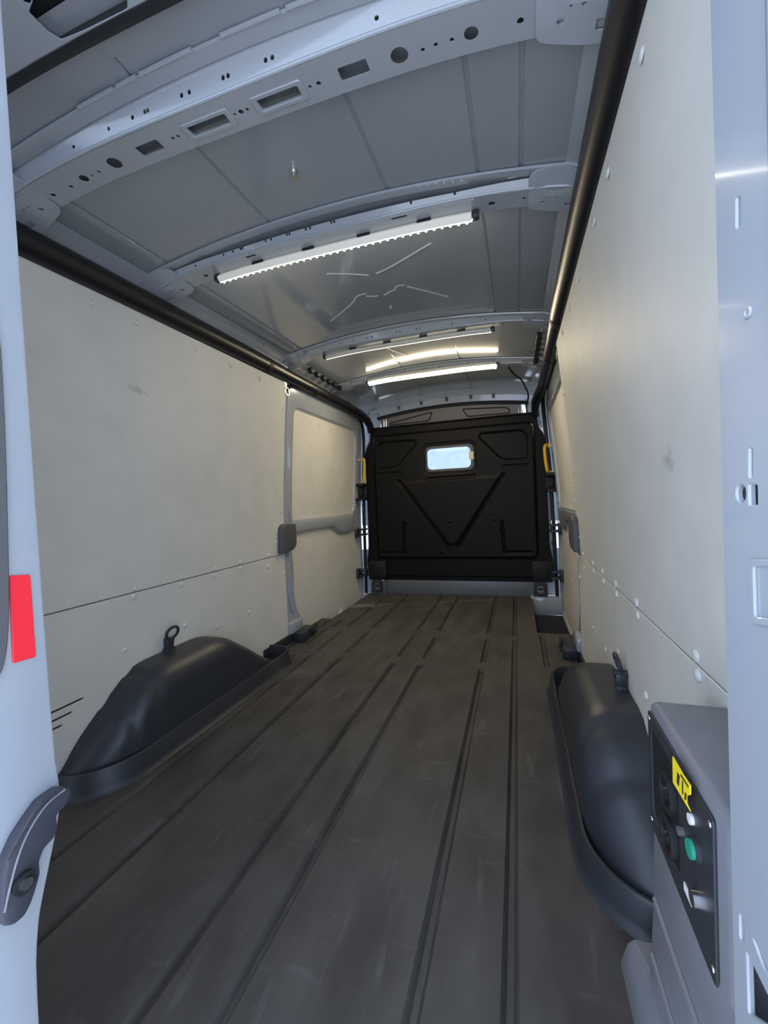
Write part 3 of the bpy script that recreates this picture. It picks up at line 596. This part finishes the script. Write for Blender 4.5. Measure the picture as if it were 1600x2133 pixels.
for s, lb in ((-1, 'square black lashing point at the left foot of the bulkhead'), (1, 'square black lashing point at the right foot of the bulkhead')):
    t = thing('lashing_ring', (s * .70, 3.57, .03), lb, 'lashing ring', 'lashing rings of the load space')
    plate('bracket', rpoly([(s * .70 - .055, .02), (s * .70 + .055, .02), (s * .70 + .05, .128), (s * .70 - .045, .132)], .012, 3), .03, lambda a, b, c: (a, 3.575 + c, b), BLACK, t, [circ(s * .70, .075, .030, 16)], bev=.004)
    bm = bmesh.new(); ringloop(bm, Vector((s * .70, 3.572, .062)), .030, .026, .006, rad(-25)); addtube(bm, [(s * .70, 3.60, .075), (s * .70, 3.585, .075)], .014, 10); frombm('ring', bm, BLACK, t)

# ------------------------------------------------------------------ grab handles, plastic caps on the pillars, cable
for s, lb in ((-1, 'yellow grab handle at the left edge of the bulkhead'), (1, 'yellow grab handle at the right edge of the bulkhead')):
    t = thing('grab_handle', (s * .785, 3.60, 1.13), lb, 'handle', 'yellow grab handles on the bulkhead')
    P = [(s * .795, 3.62, 1.238), (s * .785, 3.60, 1.242), (s * .768, 3.575, 1.232), (s * .764, 3.57, 1.20), (s * .768, 3.57, 1.13), (s * .776, 3.57, 1.055), (s * .782, 3.575, 1.025), (s * .793, 3.60, 1.015), (s * .80, 3.62, 1.018)]
    tube('bar', smoothpath(P, 2), .0125, YELLOW, t, 12)
    for z, x in ((1.236, .797), (1.018, .802)):
        b = tube('mount', [(s * x, 3.63, z), (s * x, 3.605, z)], .017, YELLOW, t, 14)
        tube('screw', [(s * x, 3.606, z), (s * x, 3.600, z)], .008, METAL, b, 10)
for s, lb in ((-1, 'dark grey plastic cap on the left pillar, above the panel joint'), (1, 'dark grey plastic cap on the right pillar, above the panel joint')):
    o = plate('pillar_cap', rpoly([(2.155, .565), (2.165, .725), (2.20, .742), (2.335, .735), (2.338, .600), (2.30, .572)], .014, 3), .034, lambda y, z, c: (s * (wz(z) + .006 - c), y, z), CAPPL, None, (), (), (), bev=.010, seg=3)
    tag(o, lb, 'cap', 'plastic pillar caps')
t = tube('cable', smoothpath([(.52, 3.06, 1.735), (.55, 3.12, 1.70), (.60, 3.22, 1.69), (.63, 3.35, 1.665), (.66, 3.48, 1.62), (.64, 3.60, 1.58), (.645, 3.66, 1.50)], 3), .006, BLACKM, None, 8); tag(t, 'thin black cable hanging from the roof beside the right front corner', 'cable')

# ------------------------------------------------------------------ light bars
def light_bar(x0, x1, yc, zf, face, glow, label, tilt=38, hm=None, sc=1.):
    hm = hm or ALU
    n = 33; X_ = np.linspace(x0, x1, n); xm = (x0 + x1) / 2
    t = thing('light_bar', (xm, yc, zf(xm)), label, 'lamp', 'light bars under the roof beams')
    h = Vector((0, face * math.cos(rad(tilt)), -math.sin(rad(tilt)))); u = Vector((0, -h.z * face, h.y * face)) if False else Vector((1, 0, 0)).cross(h)
    def sweep(name, sec, m, par, caps=True):
        bm = bmesh.new(); rows = [[bm.verts.new(Vector((x, yc, zf(x) - .016)) + h * a + u * b) for a, b in [(p * sc, q * sc) for p, q in sec]] for x in X_]
        for A, B in zip(rows[:-1], rows[1:]):
            for k in range(len(sec)): bm.faces.new((A[k], A[(k + 1) % len(sec)], B[(k + 1) % len(sec)], B[k]))
        bm.faces.new(rows[0]); bm.faces.new(rows[-1]); return frombm(name, bm, m, par, 40)
    ho = sweep('housing', [(-.016, -.012), (-.012, .012), (-.004, .016), (.004, .016), (.004, -.0165), (-.012, -.0165)], hm, t)
    sweep('diffuser', [(.0042, -.0145), (.0042, .0145), (.008, .012), (.0095, .006), (.0095, -.006), (.008, -.012)], glow, t)
    for sx, x in ((-1, x0), (1, x1)):
        p = Vector((x, yc, zf(x) - .013)); box('end_cap', (min(x, x + sx * .022), yc - .013, p.z - .012), (max(x, x + sx * .022), yc + .013, p.z + .012), BLACK, t, .005)
    for f in (.18, .40, .62, .84):
        x = x0 + (x1 - x0) * f; c = Vector((x, yc, zf(x) - .008)); 
        box('clip', (x - .022, yc - .012, c.z - .002), (x + .022, yc + .012, c.z + .010), BLACKM, t, .002)
    return t, h, u
LTUBE = mat('lit_clear_tube', (.75, .74, .68), .3, emit=LED_WHITE, estr=.12)
t2, h2, u2 = light_bar(-.47, .44, 1.318, Z2, 1, LR, 'light bar with bead-like LEDs under the second roof beam, nearest of the three', 38, LTUBE)
bm = bmesh.new()
for x in np.linspace(-.455, .425, 36):
    for b in (-.013, .004):
        c = Vector((x, 1.318, Z2(x) - .016)) + h2 * .0085 + u2 * b
        bmesh.ops.create_icosphere(bm, subdivisions=1, radius=.0045, matrix=Matrix.Translation(c))
tag(frombm('led_beads', bm, LR, t2), kind='stuff')
light_bar(-.50, .44, 2.285, Z3, 1, LM, 'thin light bar under the third roof beam, behind the one with beads')
light_bar(-.46, .44, 2.915, Z4, -1, LF, 'glowing warm white light bar nearest the bulkhead', 68, None, 1.35)

# ------------------------------------------------------------------ right rear pillar
PA = np.array([.722, .455, 0]); PD = np.array([.08, -1, 0]) / math.hypot(.08, 1); PN = np.array([PD[1], -PD[0], 0])
def at_pl(u, v):
    d = ray(u, v); t = np.dot(PA - CP, PN) / np.dot(d, PN); p = CP + d * t; return (float(np.dot(p - PA, PD)), float(p[2]))
def pmap(a, b, c): return tuple(PA + PD * a + np.array([1, 0, 0]) * (c) + np.array([0, 0, b]))
ed = [at_pl(*p) for p in ((1478, 0), (1490, 450), (1500, 900), (1515, 1500), (1530, 2133))]
ed = [(ed[0][0] - .004, 1.66)] + ed + [(ed[-1][0], -.12)]
outl = ed + [(.128, -.12), (.128, 1.66)]
hol = [rpoly([at_pl(*p) for p in q], .002, 2) for q in (((1534, 413), (1541, 411), (1541, 472), (1534, 475)), ((1561, 935), (1567, 935), (1567, 995), (1561, 995)), ((1560, 1010), (1576, 1009), (1577, 1052), (1561, 1052)), ((1541, 1905), (1548, 1912), (1549, 1962), (1542, 1955)), ((1556, 1985), (1563, 2000), (1640, 2160), (1560, 2110)), ((1570, 1958), (1585, 1985), (1605, 2040), (1590, 2015)))]
cc = [at_pl(1543, 1028), at_pl(1534, 1028), at_pl(1543, 1010)]; hol.append(circ(*cc[0], abs(cc[1][0] - cc[0][0]), 16, abs(cc[2][1] - cc[0][1])))
cc = [at_pl(1560, 650), at_pl(1554, 650), at_pl(1560, 640)]
T3 = struct(plate('trim_3', outl, .006, pmap, PAINT, None, hol, (), np.linspace(0, 1.6, 9), bev=.0015), 'pale blue-grey painted right rear door pillar with punched holes')
tube('dimple', [pmap(cc[0][0] + abs(cc[1][0] - cc[0][0]) * math.cos(t), cc[0][1] + abs(cc[2][1] - cc[0][1]) * math.sin(t), -.0005) for t in np.linspace(0, 2 * math.pi, 13)[:-1]], .0016, PAINT, T3, 6, True)
e0 = ed[3][0]
bm = bmesh.new()     # return flange behind the pillar edge, out to the wall
for k in range(len(ed) - 1):
    p, q = pmap(ed[k][0], ed[k][1], .003), pmap(ed[k + 1][0], ed[k + 1][1], .003)
    vs = [bm.verts.new(p), bm.verts.new(q), bm.verts.new((.80, .50, q[2])), bm.verts.new((.80, .50, p[2])), bm.verts.new((.92, .42, q[2])), bm.verts.new((.92, .42, p[2]))]
    bm.faces.new(vs[:4]); bm.faces.new((vs[3], vs[2], vs[4], vs[5]))
bmesh.ops.remove_doubles(bm, verts=bm.verts[:], dist=1e-5); frombm('return_flange', bm, PAINT, T3)
plate('recess_rim', rpoly([at_pl(1566, 1165), at_pl(1640, 1165), at_pl(1640, 1312), at_pl(1572, 1300)], .004, 3), .003, lambda a, b, c: pmap(a, b, -.0025 + c), PAINT, T3, [rpoly([at_pl(1577, 1180), at_pl(1620, 1180), at_pl(1620, 1290), at_pl(1580, 1285)], .003, 3)], bev=.001)
box('hole_shade_fill', (.752, .30, -.12), (.90, .445, 1.66), HOLE, T3, 0)  # dark box added behind the punched holes: shade by colour, hides the sky
tube('edge_fold', [pmap(.072, b, .004) for b in np.linspace(-.12, 1.66, 12)], .009, PAINT, T3, 10)

# ------------------------------------------------------------------ power outlet box on the right, with its trim below
bx = thing('power_outlet_box', (.75, .60, .34), 'grey box with a dark socket plate and yellow label, beside the right wheel arch', 'outlet box')
bm = bmesh.new(); addbox(bm, (.722, .462, .335), (.832, .722, .535), .012, 3); frombm('housing', bm, GREYPL, bx)
FX = .7215
pm = lambda y, z, c: (FX - c, y, z)
fp = plate('socket_plate', rpoly([(.492, .338), (.712, .346), (.714, .522), (.492, .517)], .006, 2), .003, pm, BLACK, bx, [rpoly([(.590, .372), (.698, .372), (.700, .500), (.590, .500)], .012, 3)], bev=.001)
plate('socket_well', rect(.585, .368, .704, .504, .01), .001, lambda y, z, c: (FX - .0003 - c, y, z), BLACKM, bx)
for y, z in ((.706, .512), (.706, .357), (.500, .507), (.500, .352)): rivet(bx, (FX - .003, y, z), (-1, 0, 0), .0035, METAL, 'screw')
for z, nm in ((.452, 'socket'), (.392, 'socket')):
    so = plate(nm, circ(.628, z, .026, 20), .008, pm, BLACKM, bx, [circ(.628, z, .018, 18)], bev=.001)
    tube('contact', [(FX - .001, .620, z), (FX - .007, .620, z)], .004, METAL, so, 8); tube('contact', [(FX - .001, .637, z), (FX - .007, .637, z)], .004, METAL, so, 8)
lab = plate('warning_label', rpoly([at(u, v, 0, .712)[1:] for u, v in ((1403, 1575), (1424, 1612), (1440, 1636), (1440, 1656), (1432, 1657), (1432, 1672), (1441, 1692), (1404, 1630))], .001, 2), .0012, lambda y, z, c: (.712 - c, y, z), TAG, bx)
for q in (((1411, 1608), (1416, 1617), (1414, 1638), (1410, 1630)), ((1418, 1612), (1434, 1637), (1434, 1641), (1418, 1616)), ((1421, 1625), (1423, 1628), (1423, 1656), (1421, 1652)), ((1427, 1650), (1430, 1654), (1429, 1668), (1426, 1664))):
    plate('print', [at(u, v, 0, .7105)[1:] for u, v in q], .0004, lambda y, z, c: (.7107 - c, y, z), INK, lab)
tube('label_stem', [(FX - .001, .575, .44), (.712, .575, .44)], .005, CAPPL, bx, 8)
kn = tube('switch', [(FX - .003, .533, .452), (FX - .012, .533, .452)], .010, GREEN, bx, 14)
tube('switch_collar', [(FX - .002, .533, .452), (FX - .008, .533, .452)], .0125, BLACK, bx, 16)
tube('lock', [(FX - .003, .533, .395), (FX - .010, .533, .395)], .009, METAL, bx, 14)
tube('indicator', [(FX - .003, .545, .478), (FX - .007, .545, .478)], .006, WHITEPL, bx, 12)
box('sticker', (FX - .0042, .552, .368), (FX - .003, .575, .378), WHITEPL, bx, 0)
# flared trim below the box
def tri(y, t, c): 
    z = .338 * (1 - t); x = float(np.interp(z, [0, .06, .075, .20, .338], [.690, .700, .716, .724, .728])); return (x + c, y, z)
lt = plate('lower_trim', [(.43, 0), (.735 + .05, 0.02), (.735, .02), (.735, .75), (.80, .80), (.80, 1.0), (.43, 1.0)][:1] + [(.735, 0), (.735, .76), (.80, .80), (.82, 1.0), (.43, 1.0)], .08, tri, GREYPL, bx, (), (), (.2, .4, .6, .76, .79, .84), bev=.004, seg=2)
tube('trim_ridge', [tri(y, .35, -.001) for y in np.linspace(.43, .72, 6)], .004, GREYPL, bx, 8)
tube('trim_ridge', [tri(y, .62, -.001) for y in np.linspace(.43, .72, 6)], .004, GREYPL, bx, 8)
b = tube('bolt_hole_shade', [(.7235, .515, .175), (.7195, .515, .175)], .013, HOLE, bx, 14); tube('bolt', [(.7195, .515, .172), (.715, .515, .172)], .007, METAL, b, 10)  # disc stands proud; the shade of the bolt hole is in its colour

# ------------------------------------------------------------------ rear door standing shut on the left, seen edge-on
yi = [(.372, 1.62), (.372, .56), (.378, .50), (.376, .47), (.352, .39), (.342, .355), (.335, .28), (.335, -.15)]
outl = [(.25, -.15), (.25, 1.62)] + smoothpath(yi, 2)
d3 = struct(plate('door_3', outl, .74, lambda y, z, c: (-.04 - c, y, z), PAINT, None, (), (), (), bev=.004, seg=2), 'left rear door standing shut, seen at its pale edge on the left')
sl = [(.25, 1.24)] + [tuple(at(u, v, 0, -.033)[1:]) for u, v in ((-30, 560), (2, 680), (11, 830), (17, 1000), (20, 1150), (22, 1230), (21, 1300), (16, 1365), (3, 1412), (-40, 1440))] + [(.25, .62)]
plate('edge_seal', smoothpath(sl, 2), .008, lambda y, z, c: (-.041 + c, y, z), CAPPL, d3, bev=.002)
P = [at(u, v, 0, -.037)[1:] for u, v in ((21, 1199), (64, 1197), (76, 1368), (28, 1382))]
plate('reflector', rpoly(P, .002, 3), .003, lambda y, z, c: (-.040 + c, y, z), RED, d3, bev=.0008)
LP = [(142, 1640), (118, 1640), (80, 1668), (52, 1708), (28, 1745), (8, 1790), (0, 1830), (-5, 1920), (5, 1928), (22, 1925), (45, 1905), (58, 1880), (70, 1845), (78, 1815), (76, 1790), (86, 1765), (108, 1742), (114, 1722), (112, 1695), (128, 1680), (143, 1655)]
LATCHM = mat('dark_latch_plastic', (.045, .046, .058), .4, bump=.1, bscale=500)
la = plate('latch', rpoly([at(u, v, 0, -.03)[1:] for u, v in LP], .003, 3), .018, lambda y, z, c: (-.041 + c, y, z), LATCHM, d3, bev=.004, seg=2)
R_ = lambda u, v, x=-.022: tuple(at(u, v, 0, x))
tube('ridge', smoothpath([R_(135, 1645), (R_(100, 1670)), R_(65, 1720), R_(40, 1775), R_(20, 1850), R_(10, 1900)], 2), .0013, GREYPL, la, 8)
tube('ridge', smoothpath([R_(120, 1650), (R_(78, 1680)), R_(45, 1735), R_(15, 1790)], 2), .0020, BLACK, la, 8)
c0 = np.array(R_(48, 1838, -.022)); 
tube('pivot', [tuple(c0), tuple(c0 + np.array([.005, 0, 0]))], .012, BLACKM, la, 16)
tube('bolt', [tuple(c0 + np.array([.004, 0, 0])), tuple(c0 + np.array([.008, 0, 0]))], .0065, METAL, la, 12)
